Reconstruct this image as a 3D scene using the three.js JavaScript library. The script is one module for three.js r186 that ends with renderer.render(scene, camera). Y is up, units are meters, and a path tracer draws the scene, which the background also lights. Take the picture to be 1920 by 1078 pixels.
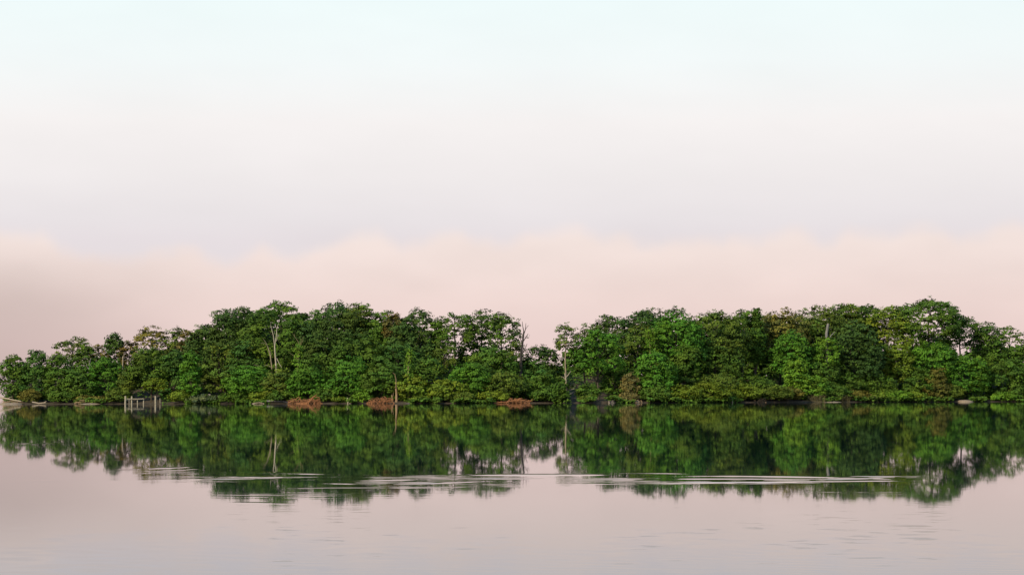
import * as THREE from 'three';
import { mergeGeometries } from 'three/addons/utils/BufferGeometryUtils.js';

// ---------------------------------------------------------------- camera
const F = 4500, EYE = 0.5;                       // focal length in photo pixels, eye height over the water
const scene = new THREE.Scene();
const camera = new THREE.PerspectiveCamera(13.66, 1920 / 1078, 0.1, 9000);
camera.position.set(0, EYE, 0);
camera.rotation.set(Math.atan(211.6 / F), 0, -0.00245);
const renderer = new THREE.WebGLRenderer({ antialias: true });
renderer.toneMapping = THREE.LinearToneMapping;
renderer.toneMappingExposure = 1.0;
renderer.shadowMap.enabled = true;

// ---------------------------------------------------------------- sky and sun
const lin = (c) => { c /= 255; return c <= 0.04045 ? c / 12.92 : Math.pow((c + 0.055) / 1.055, 2.4); };
const rgb = (r, g, b) => [lin(r), lin(g), lin(b)];
const clamp = (x, a = 0, b = 1) => Math.min(b, Math.max(a, x));
const smooth = (a, b, x) => { const t = clamp((x - a) / (b - a)); return t * t * (3 - 2 * t); };
const mix = (a, b, t) => a + (b - a) * t;
const rng = (seed) => { let s = (seed * 2654435761) | 0; return () => { s = (s + 0x6d2b79f5) | 0; let t = Math.imul(s ^ (s >>> 15), 1 | s); t = (t + Math.imul(t ^ (t >>> 7), 61 | t)) ^ t; return ((t ^ (t >>> 14)) >>> 0) / 4294967296; }; };
const hash = (x, y) => { let h = Math.imul(x | 0, 374761393) + Math.imul(y | 0, 668265263); h = Math.imul(h ^ (h >>> 13), 1274126177); return ((h ^ (h >>> 16)) >>> 0) / 4294967296; };
const noise2 = (x, y) => { const i = Math.floor(x), j = Math.floor(y), u = x - i, v = y - j, s = u * u * (3 - 2 * u), t = v * v * (3 - 2 * v); return mix(mix(hash(i, j), hash(i + 1, j), s), mix(hash(i, j + 1), hash(i + 1, j + 1), s), t); };
const fbm = (x, y, n = 4) => { let a = 0.5, r = 0; for (let k = 0; k < n; k++, a *= 0.5, x = x * 2.03 + 17, y = y * 2.03 + 31) r += a * noise2(x, y); return r; };
const ramp = (stops, x, out) => {
  if (x <= stops[0][0]) return stops[0][1];
  for (let k = 1; k < stops.length; k++) if (x <= stops[k][0]) {
    const [x0, a] = stops[k - 1], [x1, b] = stops[k], t = (x - x0) / (x1 - x0);
    if (typeof a === 'number') return mix(a, b, t * t * (3 - 2 * t));
    out[0] = mix(a[0], b[0], t); out[1] = mix(a[1], b[1], t); out[2] = mix(a[2], b[2], t); return out;
  }
  return stops[stops.length - 1][1];
};
{
  const W = 4096, H = 2048, data = new Float32Array(W * H * 4);
  // open sky over the cloud bank, by height above the horizon (4500 = 45 degrees)
  const open = [[0, rgb(222, 210, 212)], [300, rgb(230, 222, 225)], [340, rgb(233, 227, 229)], [420, rgb(240, 235, 235)], [520, rgb(246, 242, 241)], [640, rgb(243, 249, 249)], [760, rgb(239, 251, 251)], [1100, rgb(222, 243, 250)], [2200, rgb(176, 212, 238)], [5000, rgb(130, 178, 222)], [20000, rgb(98, 150, 205)]];
  const bank = [[0, rgb(226, 198, 192)], [110, rgb(233, 208, 203)], [190, rgb(238, 216, 210)], [240, rgb(240, 221, 215)], [300, rgb(243, 227, 221)], [330, rgb(244, 229, 224)], [400, rgb(244, 231, 227)]];
  const top = [[0, 322], [70, 318], [120, 292], [230, 270], [300, 284], [350, 290], [420, 272], [490, 294], [545, 280], [600, 296], [700, 322], [750, 300], [850, 326], [905, 305], [950, 306], [1000, 316], [1080, 336], [1150, 312], [1250, 298], [1330, 310], [1400, 304], [1500, 322], [1552, 294], [1600, 322], [1680, 318], [1750, 324], [1800, 308], [1900, 330], [1920, 328]];
  const a = [0, 0, 0], b = [0, 0, 0];
  for (let col = 0; col < W; col++) {
    const az = ((col + 0.5) / W - 0.25) * 2 * Math.PI, wrapped = az > Math.PI ? az - 2 * Math.PI : az;
    let q = 960 + wrapped * 4278; q = Math.abs(((q % 3840) + 3840) % 3840); if (q > 1920) q = 3840 - q;
    const px = clamp(960 + (q - 960) * 1.06, 0, 1920);
    const edge = ramp(top, px) + (fbm(px / 45, 3.3, 4) - 0.47) * 26;
    for (let row = 0; row < H; row++) {
      const up = ((row + 0.5) / H - 0.5) * Math.PI, o = (row * W + col) * 4;
      const p = Math.max(0, F * Math.tan(Math.min(up, 1.45)));
      const A = ramp(open, p, a);
      let r = A[0], g = A[1], bl = A[2];
      if (p < 1500 && up > 0) { const wisp = 1 + (fbm(px / 210 + p / 300 + 40, p / 60, 4) - 0.47) * 0.05 * smooth(1500, 700, p); r *= wisp; g *= wisp; bl *= wisp; }
      if (p < 420) {
        const B = ramp(bank, p, b), e = edge + (fbm(px / 60, p / 22, 3) - 0.45) * 20;
        const cover = smooth(e + 9, e - 30, p);
        const puff = 1 + (fbm(px / 150 + 9, p / 55, 4) - 0.47) * 0.10;
        const murk = 1 - smooth(480, -60, px) * smooth(310, 170, p) * 0.24;
        r = mix(r, B[0] * puff * murk, cover); g = mix(g, B[1] * puff * murk, cover); bl = mix(bl, B[2] * puff * murk, cover);
      }
      data[o] = r; data[o + 1] = g; data[o + 2] = bl; data[o + 3] = 1;
    }
  }
  const sky = new THREE.DataTexture(data, W, H, THREE.RGBAFormat, THREE.FloatType);
  sky.mapping = THREE.EquirectangularReflectionMapping; sky.magFilter = THREE.LinearFilter; sky.needsUpdate = true;
  scene.background = sky; scene.environment = sky;
}
const sun = new THREE.DirectionalLight(new THREE.Color(1.0, 0.86, 0.60), 5.0);
sun.position.set(-540, 480, 130); sun.target.position.set(0, 0, -450); sun.castShadow = true;
Object.assign(sun.shadow.camera, { left: -200, right: 200, top: 120, bottom: -120, near: 10, far: 2000 });
sun.shadow.mapSize.set(4096, 4096);
scene.add(sun, sun.target);

// ---------------------------------------------------------------- from the photograph to metres
const horizonAt = (px) => 753 - 4.7 * px / 1920;
const shoreAt = (px) => ramp([[-400, 470], [0, 450], [850, 412], [1100, 418], [1920, 456], [2400, 470]], px);
const shoreOfX = (x) => { let px = 960; for (let k = 0; k < 6; k++) px = 960 + x * F / shoreAt(px); return shoreAt(px); };
const groundAt = (x, z) => { const d = -z - shoreOfX(x); return -0.55 + 0.75 * smooth(-5, 1.5, d) + 0.9 * smooth(0, 14, d) + 4.0 * smooth(10, 32, d) + (fbm(x * 0.3, z * 0.3, 3) - 0.45) * 0.35; };
const spot = (px, depth) => { const d = shoreAt(px) + depth; return new THREE.Vector3((px - 960) / F * d, 0, -d); };
const heightAt = (px, py, depth) => EYE + (horizonAt(px) - py) / F * (shoreAt(px) + depth);
const scaleAt = (px, depth) => (shoreAt(px) + depth) / F;

// ---------------------------------------------------------------- materials
function grainTexture(seed, w, h, sx, sy, lo, hi) {
  const d = new Uint8Array(w * h * 4);
  for (let y = 0; y < h; y++) for (let x = 0; x < w; x++) { const v = mix(lo, hi, fbm(x * sx + seed, y * sy + seed, 4) * 0.7 + hash(x + seed, y) * 0.3) * 255, o = (y * w + x) * 4; d[o] = d[o + 1] = d[o + 2] = v; d[o + 3] = 255; }
  const t = new THREE.DataTexture(d, w, h); t.wrapS = t.wrapT = THREE.RepeatWrapping; t.magFilter = THREE.LinearFilter; t.colorSpace = THREE.SRGBColorSpace; t.needsUpdate = true; return t;
}
const barkMap = grainTexture(3, 128, 256, 0.16, 0.03, 0.55, 1.0), soilMap = grainTexture(8, 256, 256, 0.05, 0.05, 0.5, 1.0);
const wood = (r, g, b) => new THREE.MeshStandardMaterial({ color: new THREE.Color().setRGB(r, g, b), map: barkMap, roughness: 0.9 });
const M = {
  leaf: new THREE.MeshPhysicalMaterial({ color: 0xffffff, vertexColors: true, roughness: 0.75, specularIntensity: 0.3, side: THREE.DoubleSide }),
  bark: wood(0.11, 0.085, 0.06), darkBark: wood(0.05, 0.04, 0.035), paleBark: wood(0.42, 0.34, 0.22), whiteBark: wood(0.66, 0.57, 0.43), olive: wood(0.28, 0.24, 0.1),
  rust: wood(0.50, 0.21, 0.085), tan: wood(0.45, 0.30, 0.17), drift: wood(0.55, 0.44, 0.33), greyWood: wood(0.3, 0.28, 0.27), post: wood(0.56, 0.49, 0.37),
  soil: new THREE.MeshStandardMaterial({ color: new THREE.Color().setRGB(0.085, 0.056, 0.030), map: soilMap, roughness: 1 }),
  sand: new THREE.MeshStandardMaterial({ color: new THREE.Color().setRGB(0.42, 0.32, 0.23), map: soilMap, roughness: 1 }),
  stone: new THREE.MeshStandardMaterial({ color: new THREE.Color().setRGB(0.36, 0.31, 0.26), map: soilMap, roughness: 0.95 }),
  water: new THREE.MeshPhysicalMaterial({ color: new THREE.Color().setRGB(0.001, 0.011, 0.018), roughness: 0.018, ior: 1.22, metalness: 0 }),
};

// ---------------------------------------------------------------- naming
const taken = new Map();
const numbered = (name) => { const n = taken.get(name) ?? 0; taken.set(name, n + 1); return n ? name + '_' + String(n).padStart(3, '0') : name; };
function add(parent, name, geometry, material, kind) {
  const m = new THREE.Mesh(geometry, material); m.name = name; m.castShadow = m.receiveShadow = true; if (kind) m.userData.kind = kind; parent.add(m); return m;
}
function thing(name, label, category, at, group) {
  const o = new THREE.Group(); o.name = numbered(name); o.position.copy(at); o.userData = { label, category }; if (group) o.userData.group = group; scene.add(o); return o;
}
function structure(name, geometry, material) { const m = add(scene, name, geometry, material); m.userData.kind = 'structure'; return m; }

// ---------------------------------------------------------------- water
{
  // low ridges of water, each along a line: [[x, y] ...] in the photograph, height of its slope, width in photo pixels
  const toWater = (px, py) => { const d = EYE * F / (py - horizonAt(px)); return [(px - 960) / F * d, d]; };
  const ridges = [
    [[[395, 884], [700, 890], [1000, 890], [1200, 889]], 0.030, 1.2], [[[1150, 891], [1400, 892], [1600, 895], [1722, 899]], 0.035, 1.1], [[[1060, 907], [1300, 904], [1560, 901.5], [1722, 899.5]], 0.035, 1.1],
    [[[1250, 897], [1450, 897], [1650, 897.5]], 0.025, 0.9], [[[1040, 886], [1260, 887], [1300, 888]], 0.02, 0.8], [[[1080, 903], [1300, 902], [1420, 900]], 0.025, 1.0],
    [[[400, 893], [460, 894], [545, 893]], 0.035, 1.0], [[[560, 897], [640, 901], [760, 899], [850, 894]], 0.024, 0.9], [[[600, 905], [720, 908], [860, 903], [960, 899]], 0.018, 1.0],
    [[[440, 941], [550, 944]], 0.010, 0.9], [[[600, 946], [690, 948]], 0.010, 0.9],
    [[[10, 831.5], [130, 830.5]], 0.007, 0.6], [[[5, 820], [110, 819]], 0.004, 0.6], [[[245, 820], [330, 819]], 0.008, 0.6], [[[555, 819], [600, 818.5]], 0.008, 0.6],
    [[[280, 878], [340, 876], [403, 870]], 0.012, 0.9], [[[285, 882], [350, 880], [410, 876]], 0.008, 0.8], [[[200, 864], [235, 863]], 0.007, 0.7], [[[215, 883], [262, 881]], 0.006, 0.7],
    [[[1050, 873], [1190, 874]], 0.009, 0.7], [[[20, 902], [250, 900], [400, 897]], 0.008, 1.6],
  ].map(([pts, slope, wide]) => {
    const w = pts.map(([x, y]) => toWater(x, y)), mid = w[w.length >> 1][1], width = wide * 1.1 * mid * mid / (EYE * F);
    return { w, width, height: 0.5 * slope * width, x0: w[0][0], x1: w[w.length - 1][0], reach: [Math.min(...w.map((p) => p[1])) - 4 * width, Math.max(...w.map((p) => p[1])) + 4 * width] };
  });
  // patches roughened by fine ripples: x from-to, y from-to, slope
  const patches = [[380, 1010, 889, 905, 0.008], [560, 970, 893, 914, 0.006], [1040, 1560, 892, 908, 0.010], [1300, 1722, 894, 903, 0.012], [230, 430, 866, 892, 0.002], [0, 2000, 884, 960, 0.0005], [420, 700, 915, 955, 0.001]].map(([x0, x1, y0, y1, s]) => {
    const d1 = toWater(960, y0)[1], d0 = toWater(960, y1)[1], dm = (d0 + d1) / 2; return { a: (x0 - 960) / F * dm, b: (x1 - 960) / F * dm, d0, d1, s };
  });
  const R0 = rng(31), breeze = Array.from({ length: 22 }, () => { const l = 0.04 + 0.035 * R0(), th = (R0() - 0.5) * 0.9; return { kx: Math.sin(th) * 6.283 / l, kz: Math.cos(th) * 6.283 / l, ph: R0() * 6.283, l }; });
  const R = rng(77), waves = Array.from({ length: 26 }, () => { const l = 0.09 + 0.16 * R(), th = (R() - 0.5) * 1.1; return { kx: Math.sin(th) * 6.283 / l, kz: Math.cos(th) * 6.283 / l, ph: R() * 6.283, l }; });
  const rows = [], cols = [];
  for (let d = 1; d < 6.2; d += 0.5) rows.push(d);
  for (let d = 6.4; d < 13; d += 0.0115) rows.push(d);
  for (let d = 13; d < 36;) { rows.push(d); d += 0.019 * (d / 15) ** 2; }
  for (let d = 36; d < 4000; d *= 1.25) rows.push(d);
  rows.push(4000);
  for (const x of [-2500, -900, -300, -90, -30, -15]) cols.push(x);
  for (let x = -8; x < -3.2; x += 0.13) cols.push(x);
  for (let x = -3.2; x < 3.2; x += 0.04) cols.push(x);
  for (let x = 3.2; x <= 8; x += 0.13) cols.push(x);
  for (const x of [15, 30, 90, 300, 900, 2500]) cols.push(x);
  rows.unshift(-60);
  const pos = new Float32Array(rows.length * cols.length * 3), index = [];
  rows.forEach((d, i) => {
    const live = ridges.filter((r) => d > r.reach[0] && d < r.reach[1]), rough = patches.filter((p) => d > p.d0 - 1 && d < p.d1 + 1);
    cols.forEach((x, j) => {
      let y = 0;
      if (d > 6.3 && d < 36 && Math.abs(x) < 8) {
        for (const r of live) if (x > r.x0 && x < r.x1) {
          let k = 0; while (x > r.w[k + 1][0]) k++;
          const t = (x - r.w[k][0]) / (r.w[k + 1][0] - r.w[k][0]), c = mix(r.w[k][1], r.w[k + 1][1], t), u = (d - c) / r.width, ends = Math.min(1, (x - r.x0) / (0.12 * (r.x1 - r.x0)), (r.x1 - x) / (0.12 * (r.x1 - r.x0)));
          y += r.height * Math.exp(-u * u) * ends * (1.9 * noise2(x * 2.6, c * 3) ** 1.6);
        }
        if (d < 13 && Math.abs(x) < 3.3) { let v = 0; for (const w of breeze) v += Math.sin(x * w.kx + d * w.kz + w.ph) * w.l; y += v / 6.283 * 0.0026 * Math.pow(smooth(13.2, 6.4, d), 1.3) * (0.6 + 0.8 * noise2(x * 0.8, d * 0.9)); }
        let s = 0;
        for (const p of rough) s = Math.max(s, p.s * smooth(p.a - 0.25, p.a + 0.35, x) * smooth(p.b + 0.25, p.b - 0.35, x) * smooth(p.d0 - 0.12, p.d0 + 0.12, d) * smooth(p.d1 + 0.08, p.d1 - 0.08, d));
        if (s > 0) { s *= 2.2 * smooth(0.3, 0.75, fbm(x * 1.6 + 5, d * 2.4, 3)); let v = 0; for (const w of waves) v += Math.sin(x * w.kx + d * w.kz + w.ph) * w.l; y += v * s / 6.283 * 0.2; }
      }
      const o = (i * cols.length + j) * 3; pos[o] = x; pos[o + 1] = y; pos[o + 2] = -d;
      if (i && j) { const b = i * cols.length + j, n = cols.length; index.push(b - n - 1, b - n, b, b - n - 1, b, b - 1); }
    });
  });
  const g = new THREE.BufferGeometry(); g.setAttribute('position', new THREE.BufferAttribute(pos, 3)); g.setIndex(index); g.computeVertexNormals();
  structure('lake_water', g, M.water);
}

// ---------------------------------------------------------------- the wooded shore's ground
{
  const n = 220, m = 26, pos = [], uv = [], index = [];
  for (let i = 0; i <= n; i++) for (let j = 0; j <= m; j++) {
    const px = mix(2, 2330, i / n), t = j / m, depth = mix(-6, 62, t * t * 0.7 + t * 0.3), p = spot(px, depth);
    const end = smooth(2, 20, px) * smooth(2330, 2300, px) * smooth(62, 52, depth);
    pos.push(p.x, mix(-0.8, groundAt(p.x, p.z), end), p.z); uv.push(p.x / 3, p.z / 3);
    if (i && j) { const b = i * (m + 1) + j, w = m + 1; index.push(b - w - 1, b - w, b, b - w - 1, b, b - 1); }
  }
  const g = new THREE.BufferGeometry(); g.setAttribute('position', new THREE.Float32BufferAttribute(pos, 3)); g.setAttribute('uv', new THREE.Float32BufferAttribute(uv, 2)); g.setIndex(index); g.computeVertexNormals();
  structure('shore_ground', g, M.soil);
}

// ---------------------------------------------------------------- builders: limbs and leaves
const V = (x, y, z) => new THREE.Vector3(x, y, z);
function limb(points, r0, r1, sides = 6) {
  const n = points.length, pos = [], nor = [], uv = [], index = [], t = V(), a = V(), b = V(); let along = 0;
  for (let i = 0; i < n; i++) {
    t.subVectors(points[Math.min(i + 1, n - 1)], points[Math.max(i - 1, 0)]).normalize();
    a.set(Math.abs(t.y) > 0.9 ? 1 : 0, Math.abs(t.y) > 0.9 ? 0 : 1, 0).cross(t).normalize(); b.crossVectors(t, a);
    const r = mix(r0, r1, i / (n - 1)); if (i) along += points[i].distanceTo(points[i - 1]);
    for (let k = 0; k <= sides; k++) {
      const c = Math.cos(k / sides * 6.28319), s = Math.sin(k / sides * 6.28319), x = a.x * c + b.x * s, y = a.y * c + b.y * s, z = a.z * c + b.z * s;
      pos.push(points[i].x + x * r, points[i].y + y * r, points[i].z + z * r); nor.push(x, y, z); uv.push(k / sides, along * 0.7);
      if (i && k) { const q = i * (sides + 1) + k, w = sides + 1; index.push(q - w - 1, q - w, q, q - w - 1, q, q - 1); }
    }
  }
  const g = new THREE.BufferGeometry(); g.setAttribute('position', new THREE.Float32BufferAttribute(pos, 3)); g.setAttribute('normal', new THREE.Float32BufferAttribute(nor, 3)); g.setAttribute('uv', new THREE.Float32BufferAttribute(uv, 2)); g.setIndex(index);
  return g;
}
function bent(from, to, R, wobble, n = 5) {
  const out = [], l = from.distanceTo(to) * wobble;
  for (let i = 0; i <= n; i++) { const t = i / n, w = Math.sin(t * Math.PI) * l; out.push(V(mix(from.x, to.x, t) + (R() - 0.5) * w, mix(from.y, to.y, t) + (R() - 0.5) * w * 0.5, mix(from.z, to.z, t) + (R() - 0.5) * w)); }
  return out;
}
let leavesMade = 0;
class Leaves {
  constructor(R, tone, vary) { this.R = R; this.tone = tone; this.vary = vary; this.pos = []; this.col = []; this.index = []; }
  shade() { const R = this.R, v = this.vary, k = 1 + (R() - 0.5) * v, h = (R() - 0.5) * v * 0.5; return [this.tone[0] * k * (1 + h), this.tone[1] * k, this.tone[2] * k * (1 - h)]; }
  leaf(x, y, z, nx, ny, nz, size, c) {
    const R = this.R; nx += (R() - 0.5) * 1.0; ny += (R() - 0.5) * 1.0; nz += (R() - 0.5) * 1.0;
    let l = Math.hypot(nx, ny, nz) || 1; nx /= l; ny /= l; nz /= l;
    let ax = R() - 0.5, ay = (R() - 0.5) * 0.7 - 0.15, az = R() - 0.5, d = ax * nx + ay * ny + az * nz; ax -= d * nx; ay -= d * ny; az -= d * nz; l = Math.hypot(ax, ay, az) || 1; ax /= l; ay /= l; az /= l;
    const bx = ny * az - nz * ay, by = nz * ax - nx * az, bz = nx * ay - ny * ax, s = size * (0.65 + 0.7 * R()), h = s * 0.5, w = s * 0.36, o = this.pos.length / 3, k = 0.92 + 0.16 * R();
    this.pos.push(x - ax * h, y - ay * h, z - az * h, x + bx * w, y + by * w, z + bz * w, x + ax * h, y + ay * h, z + az * h, x - bx * w, y - by * w, z - bz * w);
    for (let q = 0; q < 4; q++) this.col.push(c[0] * k, c[1] * k, c[2] * k);
    this.index.push(o, o + 1, o + 2, o, o + 2, o + 3); leavesMade++;
  }
  lobe(cx, cy, cz, ox, oy, oz, r, flat, density, size) {   // a bough's head of leaves: sprays set over its outer shell
    const R = this.R, c = this.shade(), back = oz < -0.3 ? 0.25 : 1, n = Math.max(4, Math.round(density * back * 7.4 * r * r)), per = 13;
    for (let i = 0; i < n; i++) {
      let x, y, z, l; do { x = R() * 2 - 1; y = R() * 2 - 1; z = R() * 2 - 1; l = Math.hypot(x, y, z); } while (l > 1 || l < 0.15 || (x * ox + y * oy + z * oz) / l < -0.55 || y / l < -0.65);
      x /= l; y /= l; z /= l;
      const q = r * (0.72 + 0.4 * R()), px = cx + x * q, py = cy + y * q * flat, pz = cz + z * q, s = this.shadeOf(c);
      for (let k = 0; k < per; k++) this.leaf(px + (R() + R() - 1) * 0.62, py + (R() + R() - 1) * 0.3, pz + (R() + R() - 1) * 0.62, x * 0.85, 0.3 + y * 0.7, z * 0.85, size, s);
    }
  }
  shadeOf(c) { const k = 1 + (this.R() - 0.5) * this.vary * 0.7; return [c[0] * k, c[1] * k, c[2] * k]; }
  build() {
    const g = new THREE.BufferGeometry(); g.setAttribute('position', new THREE.Float32BufferAttribute(this.pos, 3)); g.setAttribute('color', new THREE.Float32BufferAttribute(this.col, 3)); g.setIndex(this.index); this.pos = this.col = this.index = null; return g;
  }
}
// base colours of foliage
const T = {
  deep: [0.043, 0.081, 0.014], teal: [0.042, 0.096, 0.014], mid: [0.056, 0.107, 0.011], bright: [0.056, 0.140, 0.011], lime: [0.090, 0.180, 0.014],
  yellow: [0.105, 0.150, 0.012], olive: [0.074, 0.112, 0.013], tan: [0.110, 0.105, 0.018], brown: [0.100, 0.080, 0.018], pink: [0.125, 0.105, 0.032], grey: [0.085, 0.108, 0.045],
};
let seed = 100;
// one plant: where it stands in the photograph (x, top, half width, underside of the crown), how far behind the shoreline, and its look
function plant(name, category, px, top, half, under, depth, tone, label, o = {}) {
  if (depth >= 8 && !o.airy && under > 640) under = Math.min(under + 26, 748);
  if (depth >= 12 && name !== 'shrub') half *= 1.2;
  const R = rng(seed++), s = scaleAt(px, depth), at = spot(px, depth), ground = Math.max(-0.05, groundAt(at.x, at.z)); at.y = ground - 0.03;
  const yTop = heightAt(px, top, depth) - at.y, yLow = Math.max(0.1, heightAt(px, under, depth) - at.y), rx = half * s, ry = Math.max(0.5, (yTop - yLow) / 2), rz = Math.min(rx, 7) * (o.deep ?? 0.9), cy = (yTop + yLow) / 2;
  const t = thing(name, label, category, at, o.group);
  const size = o.leaf ?? 0.34, airy = o.airy ?? 0, L = new Leaves(R, T[tone] ?? tone, o.vary ?? 0.55), limbs = [];
  const lr = (o.lobe ?? 1) * Math.min(2.3, Math.max(0.6, Math.min(rx, ry) * 0.46)), n = Math.max(5, Math.round((o.lobes ?? 1) * 2.2 * (rx * ry + ry * rz + rx * rz) / (lr * lr) * (1 - 0.35 * airy)));
  const heads = [];
  for (let i = 0; i < n; i++) {
    const y = 1 - 1.82 * (i + 0.5) / n + (R() - 0.5) * 0.16, ph = i * 2.39996 + (R() - 0.5) * 1.1, h = Math.sqrt(Math.max(0, 1 - Math.pow(Math.abs(y), o.full ? 8 : y < 0 ? 3.5 : 2))), r = lr * (0.65 + 0.7 * R()), f = 0.78 + 0.26 * R();
    const ox = Math.cos(ph) * h, oz = Math.sin(ph) * h, sx = Math.max(0.2, rx * 1.12 - r * 0.45), sy = Math.max(0.2, ry - r * 0.5), sz = Math.max(0.2, rz - r * 0.5);
    const taper = o.cone ? 1 - o.cone * (y * 0.5 + 0.5) : 1;
    const c = [ox * sx * f * taper, cy + y * sy * (o.full ? 1.2 : 0.86 + 0.2 * R()), oz * sz * f * taper]; if (c[1] - r * 0.5 < 0.15) c[1] = 0.15 + r * 0.5;
    if (airy && R() < airy * 0.3) continue;
    L.lobe(c[0], c[1], c[2], ox, y, oz, r, o.flat ?? 0.72, (1 - airy * 0.55) * (o.dense ?? 1), size); heads.push(c);
  }
  if (o.full) for (let i = 0; i < 10; i++) { const ph = Math.PI * (i + R()) / 10, r = lr * 0.9; L.lobe(Math.cos(ph) * rx, r * 0.45, Math.sin(ph) * rz * 0.9, Math.cos(ph), 0, Math.sin(ph), r, 1, 0.6, size); }
  if (!airy) { const k = Math.round((o.full ? 16 : 9) * rx * ry); const c = L.shade(); for (let i = 0; i < k; i++) { const ph = R() * 6.283, q = Math.sqrt(R()) * 0.7; L.leaf(Math.cos(ph) * q * rx, cy + (R() * 1.5 - 0.85) * ry * 0.8, Math.sin(ph) * q * rz * 0.8, 0, 0.5, 0, size * 2.0, c); } }
  const bark = o.bark ?? M.bark, tr = o.trunk ?? clamp(yTop * 0.016, 0.06, 0.34);
  const foot = V((o.lean ?? 0) * s, 0, 0), mid = V(0, cy - ry * 0.2, 0), peak = V((R() - 0.5) * rx * 0.4, cy + ry * 0.72, 0);
  const stem = [...bent(foot, mid, R, 0.06, 5), ...bent(mid, peak, R, 0.14, 4).slice(1)];
  const wooden = [limb(stem, tr, tr * 0.15, 7)];
  const step = Math.max(1, Math.floor(heads.length / (o.limbs ?? 12)));
  for (let i = 0; i < heads.length; i += step) { const h = heads[i], from = clamp((h[1] - ry * 0.7) / yTop, 0.12, 0.8), st = stem[Math.round(from * (stem.length - 1))]; limbs.push(limb(bent(st.clone(), V(h[0] * 0.95, h[1] - 0.1, h[2] * 0.95), R, 0.12, 4), tr * 0.42, tr * 0.1, 5)); }
  add(t, 'trunk', wooden[0], bark);
  if (limbs.length) add(t, 'limbs', mergeGeometries(limbs), bark, 'stuff');
  add(t, 'crown', L.build(), M.leaf, 'stuff');
  return t;
}
const tree = (px, top, half, under, depth, tone, label, o) => plant('broadleaf_tree', 'tree', px, top, half, under, depth, tone, label, o);
const shrub = (px, top, half, under, depth, tone, label, o) => plant('shrub', 'shrub', px, top, half, under, depth, tone, label, { lobes: 1.15, leaf: 0.28, limbs: 7, deep: 0.75, ...o });
const AIRY = { airy: 0.55, vary: 0.7, leaf: 0.34 };

// ---------------------------------------------------------------- trees: the left end
tree(23, 667, 22, 752, 4, 'mid', 'yellowish green tree at the very tip of the wood, beside the open sky');
tree(66, 659, 27, 756, 5, 'teal', 'spiky dark green tree second from the tip of the wood', { flat: 0.6 });
tree(108, 668, 22, 757, 4, 'mid', 'short green tree in front of the tall open-crowned tree by the tip');
tree(135, 627, 25, 690, 22, 'olive', 'tall open-crowned tree rising alone with brownish leaf tips near the wood tip', { airy: 0.35, flat: 0.55, vary: 0.8 });
tree(158, 650, 20, 720, 16, 'mid', 'green tree tucked under the tall open-crowned tree');
tree(183, 647, 15, 705, 18, 'tan', 'thin brownish tree between the tall open-crowned tree and the dark column-shaped tree', { airy: 0.6 });
tree(214, 625, 18, 712, 20, 'deep', 'narrow dark column-shaped tree with a pointed top', { cone: 0.4, flat: 0.9, dense: 1.2 });
tree(241, 640, 14, 712, 21, 'brown', 'sparse brown-leaved tree with thin twigs beside the dark column-shaped tree', AIRY);
tree(196, 668, 30, 748, 7, 'bright', 'bright green round tree under the dark column-shaped tree', { flat: 0.6 });
tree(150, 690, 30, 755, 4, 'mid', 'low green tree leaning to the water before the bright round tree');
tree(240, 695, 18, 740, 4, 'olive', 'olive low tree just above the wooden mooring frame posts');
tree(286, 613, 29, 690, 24, 'tan', 'thin brown-olive tree with see-through crown above the mooring frame', { ...AIRY, vary: 0.8 });
tree(326, 616, 26, 690, 26, 'olive', 'sparse olive tree on the skyline next to the brown-olive see-through tree', AIRY);
tree(352, 618, 14, 675, 22, 'brown', 'small orange-brown sparse tree at the foot of the rising treeline', AIRY);
tree(283, 650, 44, 728, 6, 'mid', 'broad tree with layered pale boughs hanging over the mooring frame', { flat: 0.5, vary: 0.7 });
tree(327, 656, 26, 752, 6, 'teal', 'dark green tree with hanging boughs beside the layered tree');
tree(388, 607, 30, 700, 18, 'deep', 'dark sloping tree where the skyline climbs from the sparse trees');
tree(356, 660, 17, 752, 3, 'bright', 'narrow vivid green leafy column on the bank between two dark gaps', { flat: 0.9 });
tree(414, 640, 30, 722, 8, 'olive', 'yellow-tinged tree above the dark hollow with hidden rocks', { vary: 0.75 });
tree(443, 571, 40, 668, 20, 'deep', 'big dark tree with ragged top on the left shoulder of the high canopy', { flat: 0.6 });
tree(522, 565, 50, 690, 17, 'mid', 'wide high tree standing behind the white forked dead trunk', { flat: 0.55, vary: 0.7 });
tree(462, 640, 32, 715, 10, 'teal', 'blue-green tree left of the white forked dead trunk at mid height');
tree(470, 683, 42, 752, 4, 'bright', 'vivid green low tree spreading below the fallen pale bough');
tree(525, 690, 26, 755, 3, 'olive', 'olive leafy tree at the foot of the white forked dead trunk', { vary: 0.75 });
tree(577, 690, 30, 750, 3.5, 'bright', 'vivid green bushy tree wrapped round the foot of the ivy snag');
tree(597, 665, 24, 735, 10, 'mid', 'shaded tree in the dark gap behind the ivy snag');
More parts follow.
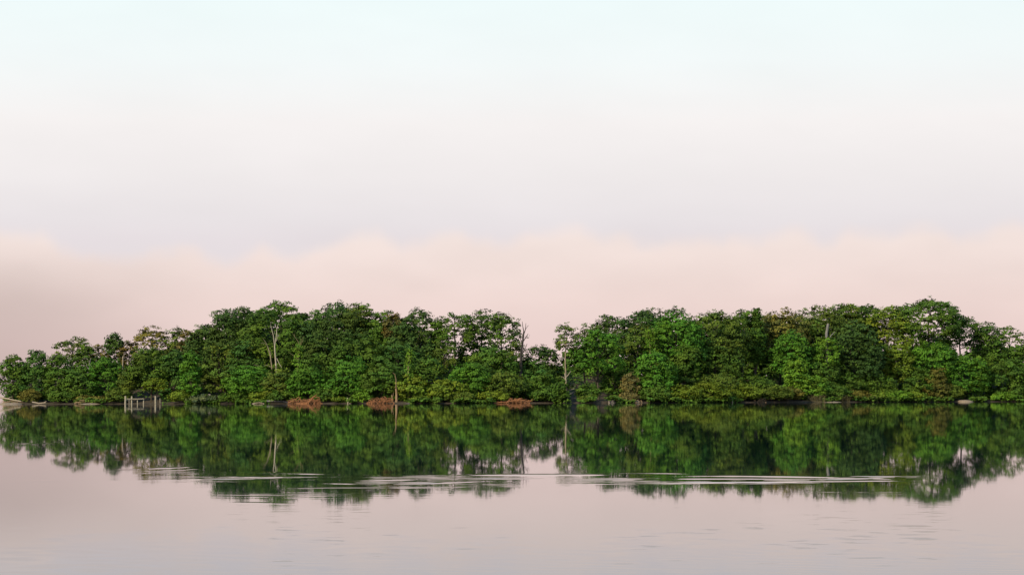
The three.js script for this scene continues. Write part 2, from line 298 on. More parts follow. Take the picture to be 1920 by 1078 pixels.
// ---------------------------------------------------------------- trees: left middle
tree(630, 573, 52, 690, 20, 'deep', 'massive dark tree with blue-green crown right of the ivy snag', { vary: 0.7 });
tree(672, 567, 25, 640, 22, 'olive', 'tree whose square tuft of leaves tops the left canopy');
tree(724, 584, 28, 665, 22, 'mid', 'tree on the skyline just behind the reddish-brown foliage patch');
tree(738, 588, 15, 640, 18, 'brown', 'reddish-brown leaved tree high in the left canopy', { airy: 0.35 });
tree(786, 583, 38, 690, 18, 'deep', 'dark rounded tree closing the left canopy beside the sky holes');
tree(672, 628, 44, 712, 11, 'mid', 'mid-height green tree in the middle of the left canopy');
tree(745, 640, 36, 712, 12, 'teal', 'blue-green tree above the yellow ivy pole');
tree(655, 672, 40, 752, 5, 'bright', 'vivid green tree over the pale post in the water');
tree(716, 682, 34, 745, 4, 'mid', 'green tree arching over the rust-brown dead bracken');
tree(800, 668, 30, 745, 6, 'mid', 'green tree right of the yellow ivy pole');
tree(771, 702, 24, 750, 2.5, 'yellow', 'yellow-green drooping tree beside the brown stump', { vary: 0.7 });
tree(852, 586, 33, 655, 17, 'mid', 'open green tree with rounded leaf clusters beside the sky holes', { airy: 0.3, dense: 1.15 });
tree(904, 584, 27, 645, 18, 'deep', 'see-through tree with many sky holes between two denser crowns', { airy: 0.35, leaf: 0.32 });
tree(940, 589, 27, 668, 17, 'mid', 'dense green rounded tree at the edge of the gap in the treeline', { airy: 0.15 });
tree(832, 640, 26, 712, 10, 'olive', 'sparse olive tree standing below the pale sky holes', AIRY);
tree(920, 655, 46, 728, 10, 'mid', 'broad green tree beneath the see-through tree');
tree(880, 682, 36, 752, 5, 'bright', 'vivid green round tree by the dark cleft in the bank');
tree(838, 712, 34, 755, 3, 'yellow', 'low dome of yellow-green leaves overhanging the water before the olive tree', { vary: 0.5 });
tree(968, 640, 16, 700, 11, 'olive', 'thin olive tree at the foot of the bare dark dead tree', AIRY);
// ---------------------------------------------------------------- trees: the gap
tree(1014, 646, 27, 725, 12, 'deep', 'small dark tree standing alone in the gap of the treeline');
tree(1003, 678, 30, 735, 9, 'teal', 'dark green low tree below the one alone in the gap');
tree(1022, 702, 38, 755, 3, 'mid', 'spreading low green tree on the bank below the gap');
tree(1062, 606, 19, 665, 6, 'olive', 'slender tree with long bare pale trunk at the edge of the gap', { airy: 0.6, leaf: 0.32, bark: M.paleBark, trunk: 0.2, lean: -4 });
tree(1096, 604, 20, 690, 9, 'olive', 'thin olive tree next to the bare-trunked slender tree', { airy: 0.65, leaf: 0.32 });
tree(1122, 616, 38, 712, 6, 'bright', 'vivid green tree arching over the black hollow in the bank');
tree(1150, 590, 32, 650, 20, 'deep', 'dark tree with flat twiggy top at the start of the right canopy', { flat: 0.5 });
tree(1214, 577, 32, 660, 21, 'deep', 'dark tree forming the first peak of the right canopy', { flat: 0.6 });
tree(1196, 606, 26, 690, 12, 'olive', 'olive sparse tree behind the twin ivy poles', { airy: 0.45 });
tree(1150, 690, 22, 745, 8, 'mid', 'shaded low tree inside the bank behind the pinkish shrub');
tree(1228, 660, 34, 752, 4, 'bright', 'vivid green tree reaching from the bank to the twin ivy poles');
tree(1268, 580, 38, 700, 12, 'bright', 'tall bright green tree right of the twin ivy poles', { vary: 0.7 });
tree(1284, 650, 28, 728, 8, 'mid', 'green tree with a rounded shoulder beside the yellow-green waterside shrubs');
// ---------------------------------------------------------------- trees: the right canopy
tree(1340, 581, 44, 690, 15, 'olive', 'broad olive-green tree with even domed top over the waterside shrubs', { vary: 0.6, airy: 0.2 });
tree(1342, 645, 42, 728, 11, 'mid', 'dark mid-height tree under the broad olive-green domed tree', { airy: 0.2 });
tree(1391, 584, 30, 690, 17, 'mid', 'green tree squeezed between the domed olive tree and the narrow pointed tree', { airy: 0.2 });
tree(1418, 578, 13, 670, 15, 'mid', 'narrow pointed dark green tree in the right canopy', { cone: 0.7, flat: 0.8 });
tree(1464, 580, 38, 660, 18, 'tan', 'brownish-olive tree on the skyline right of the narrow pointed tree', { vary: 0.6 });
tree(1484, 622, 33, 690, 9, 'bright', 'smooth green dome-shaped tree above the black cave');
tree(1492, 672, 18, 752, 5, 'lime', 'bright ivy-covered tree sloping down beside the black cave', { flat: 1 });
tree(1536, 577, 38, 660, 17, 'olive', 'olive tree with a gentle crest behind the pale broken trunk', { vary: 0.6 });
tree(1590, 565, 28, 660, 19, 'olive', 'tree with dark twiggy tip on the highest stretch of the right canopy', { vary: 0.7 });
tree(1627, 568, 24, 650, 21, 'deep', 'dark twiggy-topped tree next to the yellowish skyline tree');
tree(1600, 602, 46, 712, 8, 'deep', 'large deep green tree in the middle of the right canopy', { vary: 0.6 });
tree(1550, 632, 22, 700, 6, 'lime', 'ivy-green tree round the foot of the pale broken trunk', { airy: 0.3 });
tree(1530, 678, 36, 735, 7, 'mid', 'shaded green tree below the white sky hole by the pale broken trunk');
tree(1664, 571, 32, 690, 14, 'yellow', 'yellowish tree on the skyline left of the great domed tree', { airy: 0.25, vary: 0.7 });
tree(1650, 640, 26, 680, 12, 'mid', 'shaded tree over the small square sky hole');
tree(1684, 645, 24, 722, 7, 'yellow', 'yellow-green drooping tree left of the dark vertical gap', { flat: 0.9, vary: 0.5 });
tree(1742, 562, 52, 645, 12, 'mid', 'great domed tree, the tallest crown of the right canopy', { airy: 0.12, vary: 0.6, flat: 0.62 });
tree(1800, 590, 34, 660, 14, 'mid', 'open see-through side crown on the slope of the great domed tree', { airy: 0.28, leaf: 0.32, vary: 0.6 });
tree(1748, 642, 46, 715, 7, 'bright', 'bright green tree directly beneath the great domed tree');
tree(1722, 690, 26, 750, 4, 'mid', 'dark shaded low tree left of the brown cone-shaped shrub');
tree(1810, 668, 40, 756, 4, 'bright', 'vivid green tree spilling down to the sandy landing', { flat: 0.6 });
tree(1836, 672, 16, 745, 3, 'lime', 'narrow yellow-green column tree above the sandy landing', { flat: 0.9 });
tree(1854, 608, 24, 700, 13, 'mid', 'green tree right of the see-through side crown');
tree(1892, 613, 28, 690, 15, 'mid', 'open-crowned tree on the descending end of the right canopy', { airy: 0.3 });
tree(1878, 672, 36, 756, 6, 'mid', 'wide green tree leaning over the water beyond the sandy landing', { flat: 0.55 });
tree(1925, 644, 30, 752, 9, 'mid', 'last green tree where the descending canopy reaches its lowest crowns');
tree(1975, 650, 36, 754, 9, 'teal', 'tree continuing the wood past the descending canopy');
tree(2040, 640, 40, 754, 12, 'mid', 'tree farthest along the wood past the descending canopy');
tree(886, 640, 24, 690, 22, 'mid', 'dark tree half hidden below the see-through tree, right of the largest sky hole', { airy: 0.3 });
tree(1712, 602, 22, 690, 26, 'mid', 'dark tree filling the shade under the left eave of the great domed tree', { airy: 0.15 });
tree(1752, 625, 26, 690, 24, 'mid', 'dark tree filling the shade behind the bright green tree under the great dome', { airy: 0.15 });
// dark trees deep in the wood, seen only through the gaps
for (const [px, top, half, under] of [[60, 690, 30, 754], [115, 695, 28, 754], [170, 690, 30, 754], [235, 685, 32, 754], [300, 665, 34, 754], [350, 645, 30, 752], [395, 628, 30, 752], [435, 604, 34, 752], [485, 594, 36, 752], [530, 592, 36, 752], [575, 600, 36, 752], [625, 602, 36, 752], [665, 600, 34, 752], [705, 606, 34, 752], [750, 612, 34, 752], [790, 620, 26, 752], [825, 676, 26, 752], [870, 676, 30, 752], [920, 660, 32, 752], [965, 680, 30, 752], [1045, 690, 32, 752], [1100, 655, 32, 752], [1135, 630, 26, 752], [1160, 676, 22, 752], [1225, 612, 32, 752], [1260, 610, 32, 752], [1300, 606, 32, 752], [1340, 606, 32, 752], [1380, 608, 32, 752], [1420, 606, 30, 752], [1460, 606, 32, 752], [1505, 606, 28, 752], [1545, 602, 32, 750], [1590, 598, 34, 750], [1625, 602, 24, 750], [1660, 690, 24, 750], [1740, 650, 36, 750], [1800, 680, 34, 750], [1860, 650, 36, 750], [1905, 655, 34, 750]])
  tree(px, top, half, under, 34, 'mid', 'dark tree deep inside the wood, seen only through gaps between nearer trees', { group: 'trees deep inside the wood', limbs: 5, lobes: 1.0, leaf: 0.6, lobe: 1.2, dense: 0.5, full: 1 });

{ // ground cover under the trees
  const R = rng(9), L = new Leaves(R, T.mid, 0.8);
  for (let i = 0; i < 17000; i++) {
    const px = 8 + R() * 2000; let depth = R() < 0.4 ? -1.3 + R() * 2.6 : 1 + R() * 33; if (depth < 3.5 && (noise2(px / 30, 4.4) < 0.42 || [[224, 308], [532, 614], [686, 768], [924, 1004], [0, 60]].some(([a, b]) => px > a && px < b))) depth += 5;
    if ([[404, 433], [1063, 1090], [1113, 1141], [226, 306]].some(([a, b]) => px + (R() - 0.5) * 14 > a && px + (R() - 0.5) * 14 < b) && depth < 8 + 5 * R()) continue;
    const p = spot(px, depth), g = Math.max(0, groundAt(p.x, p.z)), h = (0.25 + 1.6 * noise2(p.x * 0.35, p.z * 0.35)) * Math.sqrt(R()) * (depth < 1.5 ? 0.25 + 0.5 * noise2(px / 9, 8) : depth > 6 ? 1.5 : 1), c = L.shade();
    for (let k = 0; k < 5; k++) L.leaf(p.x + (R() - 0.5) * 0.9, g + 0.08 + h + (R() - 0.5) * 0.3, p.z + (R() - 0.5) * 0.7, 0, 0.6, 0.2, 0.44, c);
  }
  const m = add(scene, 'undergrowth', L.build(), M.leaf, 'stuff'); m.userData.label = 'low dark green undergrowth covering the ground beneath the trees'; m.userData.category = 'undergrowth';
}

// ---------------------------------------------------------------- shrubs along the water
shrub(55, 730, 16, 757, 1.5, 'tan', 'small brownish shrub between the two pale driftwood logs');
shrub(118, 735, 24, 757, 1, 'mid', 'green shrub touching the water right of the pale driftwood');
shrub(160, 742, 16, 756, 1, 'tan', 'dry tan undergrowth on the low bank beyond the green waterside shrub');
shrub(186, 745, 12, 757, 1, 'tan', 'dry tan tuft on the low bank nearest the mooring frame');
shrub(222, 727, 22, 757, 1.5, 'olive', 'olive shrub standing left of the mooring frame');
shrub(292, 708, 20, 736, 3, 'yellow', 'pale yellow-green bough-like shrub right above the mooring frame', { flat: 0.5 });
shrub(336, 732, 15, 757, 0.5, 'yellow', 'small bright yellow-green shrub right of the mooring frame');
shrub(386, 742, 26, 758, 0.5, 'grey', 'low grey-green waterside shrub below the dark hollow');
shrub(440, 736, 24, 758, 1, 'mid', 'green waterside shrub between the grey-green shrub and the looped floating branch');
shrub(487, 735, 18, 757, 1, 'yellow', 'yellow-tipped shrub above the looped floating branch');
shrub(532, 730, 26, 756, 1.5, 'mid', 'green shrub above the grey logs at the waterline');
shrub(612, 728, 20, 755, 2, 'mid', 'green shrub behind the rust-brown root tangle');
shrub(634, 747, 10, 758, 0.5, 'yellow', 'tiny yellow shrub between the root tangle and the pale post');
shrub(678, 732, 14, 757, 0.8, 'lime', 'bright lime-green shrub right of the pale post');
shrub(787, 744, 13, 758, 0.5, 'yellow', 'small yellow shrub at the water right of the brown stump');
shrub(862, 735, 24, 757, 1, 'olive', 'olive waterside shrub left of the dark cleft in the bank');
shrub(946, 697, 34, 748, 2.5, 'olive', 'large round olive-gold shrub above the orange brush heap', { vary: 0.4 });
shrub(925, 734, 24, 757, 1, 'yellow', 'low yellow-olive shrub left of the orange brush heap');
shrub(1028, 728, 34, 757, 1, 'mid', 'dense green waterside shrub left of the dead branchy stump');
shrub(1102, 722, 18, 757, 2, 'mid', 'green shrub standing alone in the black hollow');
shrub(1098, 748, 12, 758, 0.6, 'olive', 'tiny olive shrub beside the grey pointed rock');
shrub(1182, 700, 14, 744, 3, 'pink', 'upper pinkish-brown dry shrub standing above its lower twin');
shrub(1180, 737, 15, 757, 1, 'pink', 'lower pinkish-brown dry shrub at the water');
shrub(1228, 725, 24, 757, 1, 'mid', 'green shrub left of the long yellow-green shrub row');
for (const [px, top, half, tone, label] of [
  [1277, 723, 30, 'yellow', 'first yellow-green shrub of the waterside row, next to the green shrub'],
  [1330, 716, 34, 'yellow', 'second yellow-green shrub in the waterside row'],
  [1345, 703, 40, 'olive', 'taller olive shrub rising behind the waterside row'],
  [1392, 722, 32, 'yellow', 'third yellow-green shrub in the waterside row, above the white stake'],
  [1413, 704, 34, 'mid', 'taller green shrub with pointed top behind the waterside row'],
  [1446, 722, 34, 'olive', 'fourth shrub in the waterside row, below the black cave'],
  [1476, 726, 26, 'tan', 'brownish last shrub of the yellow-green waterside row'],
]) shrub(px, top, half, label.includes('taller') ? 745 : 757, label.includes('taller') ? 5 : 1.5, tone, label, { vary: 0.4 });
shrub(1522, 702, 24, 752, 3, 'lime', 'rounded yellow-green shrub right of the ivy-covered sloping tree');
shrub(1560, 720, 30, 752, 2.5, 'mid', 'green shrub behind the pale fallen sticks');
shrub(1592, 700, 24, 748, 4, 'mid', 'green shrub under the large deep green tree');
shrub(1604, 733, 22, 755, 1.5, 'tan', 'golden-brown shrub behind the drooping reeds');
shrub(1644, 700, 30, 748, 4, 'mid', 'green shrub below the small square sky hole');
shrub(1640, 738, 20, 755, 1, 'yellow', 'golden-yellow low shrub left of the green waterside pair');
shrub(1680, 733, 26, 754, 1, 'lime', 'lime-green waterside shrub of a pair, beside the golden-yellow shrub');
shrub(1712, 736, 20, 754, 1, 'yellow', 'yellow-green waterside shrub of a pair, beside the brown cone shrub');
shrub(1757, 694, 26, 755, 1.5, 'tan', 'brown cone-shaped shrub on the bank', { cone: 0.75, vary: 0.7, flat: 0.9 });
shrub(1786, 720, 20, 755, 1.5, 'olive', 'olive shrub between the brown cone shrub and the sandy landing');
shrub(1884, 737, 22, 755, 0.8, 'lime', 'lime-green waterside shrub right of the sandy landing');
shrub(1915, 728, 20, 755, 1, 'mid', 'green waterside shrub farthest beyond the sandy landing');

// ---------------------------------------------------------------- dead trees, snags and ivy
function deadTree(name, label, px, depth, lines, mat, group) {   // each line: [[x, y] ...] in the photograph, radius at its ends
  const at = spot(px, depth), s = scaleAt(px, depth), R = rng(seed++); at.y = Math.max(0, groundAt(at.x, at.z)) - 0.1;
  const t = thing(name, label, 'dead tree', at, group);
  lines.forEach(([part, pts, r0, r1, away = 0], i) => add(t, part, limb(pts.map(([x, y], k) => V((x - px) * s, Math.max(-0.1, heightAt(px, y, depth) - at.y), away * k / (pts.length - 1) + (R() - 0.5) * r0)), r0, r1, 7), mat));
  return t;
}
deadTree('dead_tree', 'white bare dead trunk forking upward in the middle of the left wood', 514, 6.5, [
  ['trunk', [[517, 757], [516, 720], [517, 690], [515, 665], [514, 649]], 0.182, 0.119], ['branch', [[514, 649], [512, 630], [508, 615], [507, 608]], 0.098, 0.035, 0.5], ['branch', [[514, 650], [517, 630], [518, 615], [521, 606]], 0.105, 0.035, -0.4],
  ['branch', [[517, 640], [520, 632], [520, 626]], 0.049, 0.021, 0.3], ['branch', [[512, 630], [514, 626], [513, 620]], 0.035, 0.021], ['branch', [[518, 672], [523, 682], [529, 690]], 0.056, 0.028, 0.8]], M.whiteBark);
deadTree('dead_tree', 'crooked tan dead trunk standing beside the white forked one', 506, 6.8, [
  ['trunk', [[511, 757], [510, 720], [509, 690], [506, 668], [501, 650]], 0.154, 0.084], ['branch', [[501, 650], [498, 643], [493, 635]], 0.077, 0.028, 0.4], ['branch', [[498, 646], [493, 643], [489, 644]], 0.042, 0.021, 0.3], ['branch', [[507, 672], [507, 662], [505, 658]], 0.056, 0.028], ['branch', [[508, 690], [500, 684], [492, 688], [476, 684]], 0.070, 0.028, 1.2]], M.paleBark);
deadTree('dead_tree', 'bare dark leafless tree against the sky at the gap', 979, 8, [
  ['trunk', [[976, 757], [976, 700], [977, 660], [980, 640], [982, 622]], 0.308, 0.126], ['branch', [[978, 645], [985, 634], [990, 626]], 0.098, 0.042, 0.5], ['branch', [[981, 630], [985, 618], [986, 606]], 0.098, 0.035], ['branch', [[982, 622], [980, 612], [979, 603]], 0.084, 0.035, 0.4], ['branch', [[979, 643], [974, 632], [973, 624]], 0.084, 0.035],
  ['branch', [[976, 668], [984, 655], [988, 645]], 0.098, 0.042, 0.6], ['branch', [[985, 618], [989, 612], [991, 610]], 0.042, 0.028], ['branch', [[985, 634], [991, 634], [993, 628]], 0.042, 0.028]], M.darkBark);
deadTree('dead_tree', 'pale broken trunk standing high in the right canopy', 1552, 7.5, [['trunk', [[1556, 754], [1553, 700], [1551, 650], [1551, 625], [1554, 607]], 0.36, 0.24], ['branch', [[1552, 640], [1560, 628], [1566, 622]], 0.12, 0.05, 0.6]], M.greyWood);
deadTree('dead_tree', 'dead branchy stump by the black hollow', 1064, 1.5, [['trunk', [[1062, 758], [1062, 735], [1061, 715], [1059, 700]], 0.2, 0.12], ['branch', [[1062, 745], [1070, 738], [1080, 733]], 0.1, 0.04, -0.6], ['branch', [[1063, 733], [1070, 731], [1077, 729]], 0.07, 0.03, 0.5], ['branch', [[1060, 709], [1066, 702], [1070, 696]], 0.1, 0.04, -0.4], ['branch', [[1060, 712], [1055, 707], [1051, 706]], 0.07, 0.03]], M.drift);
deadTree('dead_tree', 'brown upright stump with a bent leader by the dead bracken', 742, 1.2, [['trunk', [[743, 758], [743, 740], [742, 725]], 0.26, 0.17], ['branch', [[742, 725], [742, 712], [740, 702], [736, 699]], 0.1, 0.04, 0.4]], M.tan);
deadTree('dead_tree', 'thin brown stake-like stem beside the brown upright stump', 735, 1.2, [['trunk', [[735, 758], [735, 748], [734, 740]], 0.13, 0.08], ['branch', [[735, 745], [737, 740], [737, 736]], 0.05, 0.03]], M.tan);
deadTree('dead_tree', 'thin pale stem in front of the dark column-shaped tree', 229, 8, [['trunk', [[229, 754], [229, 720], [229, 690], [229, 668]], 0.14, 0.1], ['branch', [[229, 678], [231, 668], [231, 660]], 0.06, 0.03]], M.drift);
deadTree('dead_tree', 'grey leaning snag stub in the dark under the tall open-crowned tree', 167, 9, [['trunk', [[160, 752], [162, 710], [164, 695], [169, 672]], 0.2, 0.08], ['branch', [[164, 692], [161, 686], [161, 682]], 0.08, 0.04]], M.greyWood);
deadTree('dead_tree', 'short pale trunk showing beside the sky patch under the first right peak', 1153, 9, [['trunk', [[1152, 754], [1153, 720], [1154, 690], [1153, 676]], 0.18, 0.12], ['branch', [[1153, 688], [1148, 684], [1145, 683]], 0.06, 0.03]], M.paleBark);

function ivySnag(name, label, px, depth, pts, r, tone, bare, group) {
  const at = spot(px, depth), s = scaleAt(px, depth), R = rng(seed++); at.y = Math.max(0, groundAt(at.x, at.z)) - 0.1;
  const t = thing(name, label, 'dead tree', at, group), line = pts.map(([x, y]) => V((x - px) * s, Math.max(-0.05, heightAt(px, y, depth) - at.y), 0));
  add(t, 'trunk', limb(line, 0.24, 0.1, 7), M.olive);
  for (const b of bare) add(t, 'branch', limb(b.map(([x, y], k) => V((x - px) * s, heightAt(px, y, depth) - at.y, (k - 1) * 0.2)), 0.09, 0.025, 6), M.olive);
  const L = new Leaves(R, T[tone], 0.6), curve = new THREE.CatmullRomCurve3(line), n = Math.round(curve.getLength() * 2.6);
  for (let i = 0; i < n; i++) { const u = i / n, p = curve.getPoint(u), q = r * (1.15 - 0.6 * u) * (0.7 + 0.6 * R()), ph = R() * 6.283; L.lobe(p.x + Math.cos(ph) * 0.25, p.y, Math.sin(ph) * 0.25, 0, 0, 0.001, q, 1, 1.5, 0.26); }
  add(t, 'ivy', L.build(), M.leaf, 'stuff');
}
ivySnag('ivy_snag', 'ivy-clad dead trunk with bare twiggy top right of the white dead tree', 557, 2.4, [[557, 756], [558, 720], [558, 690], [560, 660], [561, 648]], 0.75, 'lime', [[[561, 650], [558, 640], [552, 632], [548, 625]], [[561, 650], [564, 640], [563, 632]], [[561, 650], [567, 640], [568, 630]], [[556, 648], [554, 652], [561, 660]], [[552, 632], [551, 628], [553, 622]], [[559, 676], [551, 668], [540, 660]]]);
ivySnag('ivy_snag', 'yellow ivy-covered pole among green trees above the brown stump', 766, 3, [[766, 755], [766, 720], [765, 690], [767, 670], [767, 656]], 0.6, 'lime', []);
ivySnag('ivy_snag', 'slimmer of the twin bright ivy poles, next to the olive sparse tree', 1217, 9, [[1222, 752], [1221, 690], [1219, 650], [1216, 618]], 0.55, 'lime', []);
ivySnag('ivy_snag', 'thicker of the twin bright ivy poles, next to the tall bright green tree', 1227, 9, [[1228, 752], [1229, 690], [1228, 650], [1224, 616]], 0.6, 'lime', []);

// ---------------------------------------------------------------- brush heaps and dead bracken
function heap(name, label, category, px, half, top, depth, mat, count, strong, group) {
  const at = spot(px, depth), s = scaleAt(px, depth), R = rng(seed++), w = half * s, h = heightAt(px, top, depth); at.y = 0;
  const t = thing(name, label, category, at, group), twigs = [];
  for (let i = 0; i < count; i++) {
    const x = (R() + R() - 1) * w, y = R() * R() * h * 0.6 * (1 - Math.abs(x) / w), a = (R() - 0.5) * 2.6, l = 0.4 + R() * 1.1, rise = (R() - 0.35) * 0.9;
    const p = V(x, y - 0.05, (R() - 0.5) * w * 0.5), q = V(clamp(x + Math.cos(a) * l * (R() < 0.5 ? 1 : -1), -w, w), Math.min(h * (1.05 - 0.7 * Math.abs(x) / w), Math.max(-0.05, y + rise)), p.z + Math.sin(a) * l * 0.6);
    const m = p.clone().add(q).multiplyScalar(0.5); m.y += 0.1 + R() * 0.3; if (i % 4 === 0) twigs.push(limb([p, m, q], 0.065, 0.03, 4));
  }
  add(t, 'twigs', mergeGeometries(twigs), mat, 'stuff');
  for (const [pts, r] of strong) add(t, 'branch', limb(pts.map(([x, y], k) => V((x - px) * s, heightAt(px, y, depth), 0.4 + w * 0.2 - k * 0.15)), r, r * 0.5, 6), mat);
}
heap('root_tangle', 'rust-brown tangle of dead roots and branches at the water, left wood', 'brush heap', 577, 40, 740, -0.9, M.rust, 420, [[[[540, 756], [553, 750], [561, 744]], 0.12], [[[553, 757], [556, 752], [552, 748], [545, 748]], 0.1], [[[556, 756], [566, 757], [580, 755]], 0.13], [[[562, 746], [566, 752], [572, 755]], 0.1], [[[578, 757], [588, 744], [598, 745], [601, 756]], 0.1], [[[575, 757], [582, 748], [594, 740]], 0.09]]);
heap('bracken_clump', 'rust-red dead bracken clump beside the brown upright stump', 'bracken', 716, 30, 736, -0.6, M.rust, 360, [[[[716, 758], [722, 752], [730, 754]], 0.07]]);
heap('brush_heap', 'low flat orange-brown brush heap at the right tip of the left wood', 'brush heap', 965, 36, 743, -0.9, M.rust, 480, [[[[926, 756], [940, 754], [962, 755]], 0.1], [[[950, 753], [975, 750], [996, 753]], 0.09]]);
heap('brush_heap', 'small pinkish brush heap below the pinkish-brown shrubs', 'brush heap', 1185, 22, 745, 0, M.tan, 150, [[[[1168, 756], [1180, 752], [1194, 755]], 0.1]]);
heap('brush_heap', 'orange dead brush below the yellow-green shrub row', 'brush heap', 1424, 12, 745, -0.3, M.tan, 90, [[[[1416, 756], [1424, 750], [1432, 754]], 0.08]]);
heap('brush_heap', 'dry tan debris on the low bank left of the mooring frame', 'brush heap', 168, 30, 747, 0, M.tan, 240, [[[[140, 756], [155, 753], [170, 755]], 0.1], [[[150, 750], [170, 752], [186, 749]], 0.07]]);
heap('brush_heap', 'dry debris among the pale driftwood at the wood tip', 'brush heap', 22, 24, 748, -0.5, M.tan, 130, [[[[4, 756], [20, 752], [34, 755]], 0.09]]);

// drooping reeds on the right bank
for (const [px, label] of [[1577, 'first clump of pale drooping reeds near the pale fallen sticks'], [1630, 'second clump of pale drooping reeds near the golden-yellow low shrub'], [1530, 'golden reed clump left of the pale fallen sticks']]) {
  const at = spot(px, 0), R = rng(seed++); at.y = -0.05; const t = thing('reed_clump', label, 'reeds', at), b = [];
  for (let i = 0; i < 90; i++) { const x = (R() - 0.5) * 3.2, z = (R() - 0.5) * 1.2, h = 0.6 + R() * 0.9, a = (R() - 0.5) * 1.4; b.push(limb([V(x, 0, z), V(x + a * 0.25, h * 0.8, z + 0.1), V(x + a * 0.6, h, z + 0.3), V(x + a * 0.9, h * 0.75, z + 0.5)], 0.022, 0.006, 3)); }
  add(t, 'blades', mergeGeometries(b), M.olive, 'stuff');
}

// ---------------------------------------------------------------- driftwood, logs, stakes, rocks, the mooring frame
function log(name, label, category, px, depth, lines, mat, group) {
  const at = spot(px, depth), s = scaleAt(px, depth), R = rng(seed++); at.y = 0;
  const t = thing(name, label, category, at, group);
  lines.forEach(([part, pts, r0, r1]) => {
    const p = pts.map(([x, y, z = 0]) => V((x - px) * s, heightAt(px, y, depth), z)), mesh = add(t, part, limb(p, r0, r1, 8), mat);
    for (const [q, r] of [[p[0], r0], [p[p.length - 1], r1]]) { const cap = add(mesh, 'cut_end', new THREE.IcosahedronGeometry(r * 0.98, 1), mat); cap.position.copy(q); }
  });
}
log('driftwood_log', 'long pale driftwood log slanting at the wood tip', 'log', 22, -0.8, [['stem', [[-4, 745, -1], [14, 748], [28, 751], [40, 752.5, 1]], 0.16, 0.1], ['branch', [[12, 748], [18, 745], [22, 744]], 0.06, 0.03]], M.drift);
log('driftwood_log', 'pale driftwood pole lying on the water right of the brownish shrub', 'log', 72, -1.2, [['stem', [[60, 754], [72, 756.4], [86, 755, 0.5]], 0.14, 0.09], ['branch', [[80, 755.5], [84, 753], [86, 752]], 0.05, 0.03]], M.drift);
log('floating_branch', 'looped pale branch floating on the water, left wood', 'branch', 483, -1.5, [['stem', [[470, 758.5], [476, 756], [485, 755], [493, 756, 0.3], [496, 758.5, 0.3]], 0.09, 0.06], ['branch', [[475, 758.6], [484, 758.4], [494, 758.7]], 0.06, 0.05]], M.drift);
log('grey_log', 'grey log lying along the waterline above the white debris', 'log', 514, -0.2, [['stem', [[500, 752.5], [512, 752], [528, 753], [538, 754]], 0.17, 0.12]], M.greyWood);
log('floating_stick', 'broken white stick floating below the grey log', 'stick', 520, -2, [['stem', [[511, 758.5], [516, 758], [522, 758.4]], 0.09, 0.08], ['branch', [[518, 758.3], [526, 758.2], [534, 758.5]], 0.07, 0.05]], M.whiteBark);
log('wooden_post', 'pale broken post standing in the water, left wood', 'post', 652, -1, [['stem', [[652, 763], [652, 754], [651, 747]], 0.14, 0.12], ['branch', [[652, 755], [656, 757], [660, 758]], 0.09, 0.06]], M.post);
log('wooden_stake', 'small white stake in the water below the shrub row', 'stake', 1373, -1, [['stem', [[1373, 760], [1373, 754], [1372, 748]], 0.09, 0.08], ['branch', [[1373, 755], [1370, 756], [1367, 756]], 0.04, 0.03]], M.whiteBark);
log('fallen_stick', 'long pale fallen stick on the right bank', 'stick', 1545, -0.6, [['stem', [[1510, 755.5], [1524, 754], [1534, 753.5], [1542, 754]], 0.1, 0.05], ['branch', [[1522, 754], [1530, 751], [1534, 750]], 0.06, 0.03]], M.drift);
log('fallen_stick', 'dark leaning stick beside the grey pointed rock', 'stick', 1162, -0.4, [['stem', [[1154, 750], [1162, 752], [1168, 756]], 0.13, 0.1], ['branch', [[1160, 751], [1165, 750], [1168, 750]], 0.05, 0.03]], M.tan);
log('fallen_stick', 'flat pale stick on the water at the foot of the dead branchy stump', 'stick', 1052, -1, [['stem', [[1046, 757], [1052, 756.6], [1060, 757]], 0.1, 0.06], ['branch', [[1052, 756.6], [1056, 755.2], [1060, 755]], 0.05, 0.03]], M.drift);
log('white_stick', 'short white stick floating in the dark beside the brown upright stump', 'stick', 764, -1.5, [['stem', [[759, 757.5], [764, 757.2], [768, 757.6]], 0.09, 0.07], ['branch', [[764, 757.2], [766, 756], [767, 755.4]], 0.04, 0.03]], M.greyWood);

function rock(label, px, depth, w, h, mat, name = 'rock', category = 'rock') {
  const at = spot(px, depth), R = rng(seed++), g = new THREE.IcosahedronGeometry(1, 4), p = g.attributes.position, k = R() * 50; at.y = 0;
  for (let i = 0; i < p.count; i++) { const x = p.getX(i), y = p.getY(i), z = p.getZ(i), n = 0.7 + 0.6 * fbm(x * 1.7 + k, y * 1.7 + z * 1.3 + k, 3); p.setXYZ(i, x * n * w, Math.max(-0.3, y * n * h), z * n * w * 0.7); }
  g.computeVertexNormals(); const m = add(scene, numbered(name), g, mat); m.position.copy(at); m.userData = { label, category }; return m;
}
rock('grey pointed rock on the bank right of the black hollow', 1147, -0.3, 0.7, 0.75, M.stone);
rock('grey boulder half hidden under the lower pinkish-brown shrub', 1192, 0.2, 0.8, 0.5, M.stone);
rock('pale flat boulder in the dark hollow above the grey-green waterside shrub', 392, 3.5, 1.1, 1.8, M.stone);
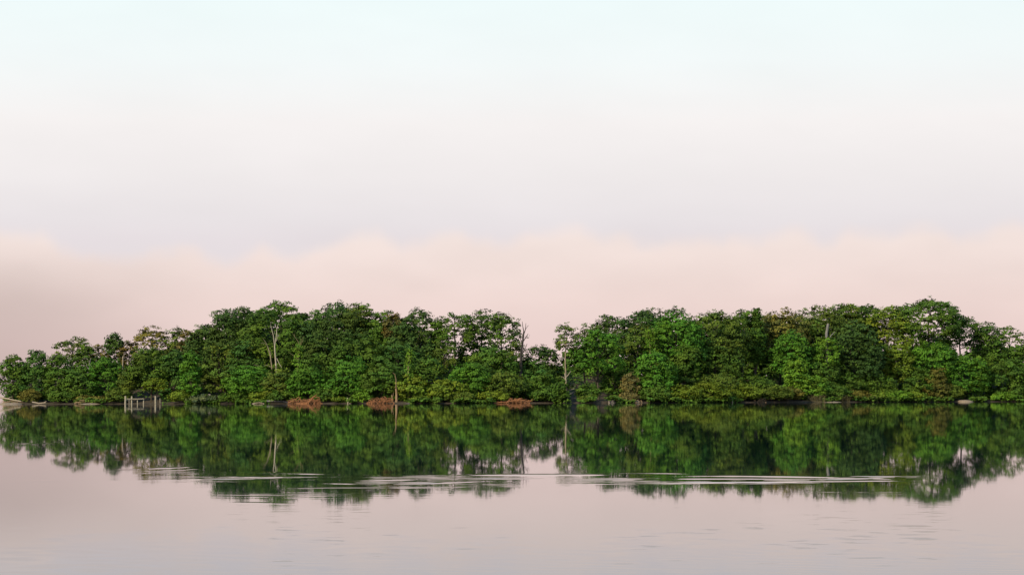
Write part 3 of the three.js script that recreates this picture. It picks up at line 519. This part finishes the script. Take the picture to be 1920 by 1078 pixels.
{ // low sandy landings: sheets of sand that rise from the water
  const sandbank = (px, half, depth, high) => {
    const at = spot(px, depth), s = scaleAt(px, depth), g = new THREE.CircleGeometry(1, 40, 0, 6.2832); g.rotateX(-Math.PI / 2); const geo = new THREE.SphereGeometry(1, 40, 12, 0, 6.2832, 0, 1.5708), p = geo.attributes.position, uv = geo.attributes.uv;
    for (let i = 0; i < p.count; i++) { const x = p.getX(i), y = p.getY(i), z = p.getZ(i), n = 0.8 + 0.4 * fbm(x * 2 + px, z * 2, 3); p.setXYZ(i, x * half * s * n, y * high * n - 0.08, z * 2.2 * n); uv.setXY(i, x, z); }
    geo.computeVertexNormals(); const m = structure(numbered('sand_bank'), geo, M.sand); m.position.copy(at);
  };
  sandbank(18, 26, -0.6, 0.42); sandbank(1810, 17, 0.2, 0.5); sandbank(175, 28, 0, 0.3); sandbank(1556, 24, -0.2, 0.25);
}
{ // mooring frame: three tall posts, a rail and two short posts
  const px = 262, depth = -2.4, at = spot(px, depth), s = scaleAt(px, depth), t = thing('mooring_frame', 'weathered pale wooden mooring frame of posts and rail in the water', 'jetty', at);
  const post = (x, top, w) => { const h = heightAt(x, top, depth) + 1.1, g = new THREE.CylinderGeometry(w * 0.46, w * 0.5, h, 8), m = add(t, 'post', g, M.post); m.position.set((x - px) * s, h / 2 - 1.1, (hash(x, 1) - 0.5) * 0.5); m.rotation.z = (hash(x, 2) - 0.5) * 0.05; };
  post(234.5, 742.5, 0.34); post(246, 743, 0.32); post(291, 742.5, 0.34); post(257, 748, 0.2); post(268, 748, 0.22); post(299.5, 747, 0.14); post(241.5, 748, 0.12);
  const y = heightAt(px, 748, depth), rail = (x0, x1, yy, z) => { const g = limb([V((x0 - px) * s, yy, z), V((x0 / 2 + x1 / 2 - px) * s, yy - 0.02, z), V((x1 - px) * s, yy, z)], 0.085, 0.08, 6); add(t, 'rail', g, M.post); };
  rail(235, 269, y, 0.12); rail(235, 247, y - 0.25, -0.25);
}
let triangles = 0; scene.traverse((m) => { if (m.isMesh) triangles += (m.geometry.index ? m.geometry.index.count : m.geometry.attributes.position.count) / 3; }); console.log('leaves', leavesMade, 'triangles', triangles);
renderer.render(scene, camera);
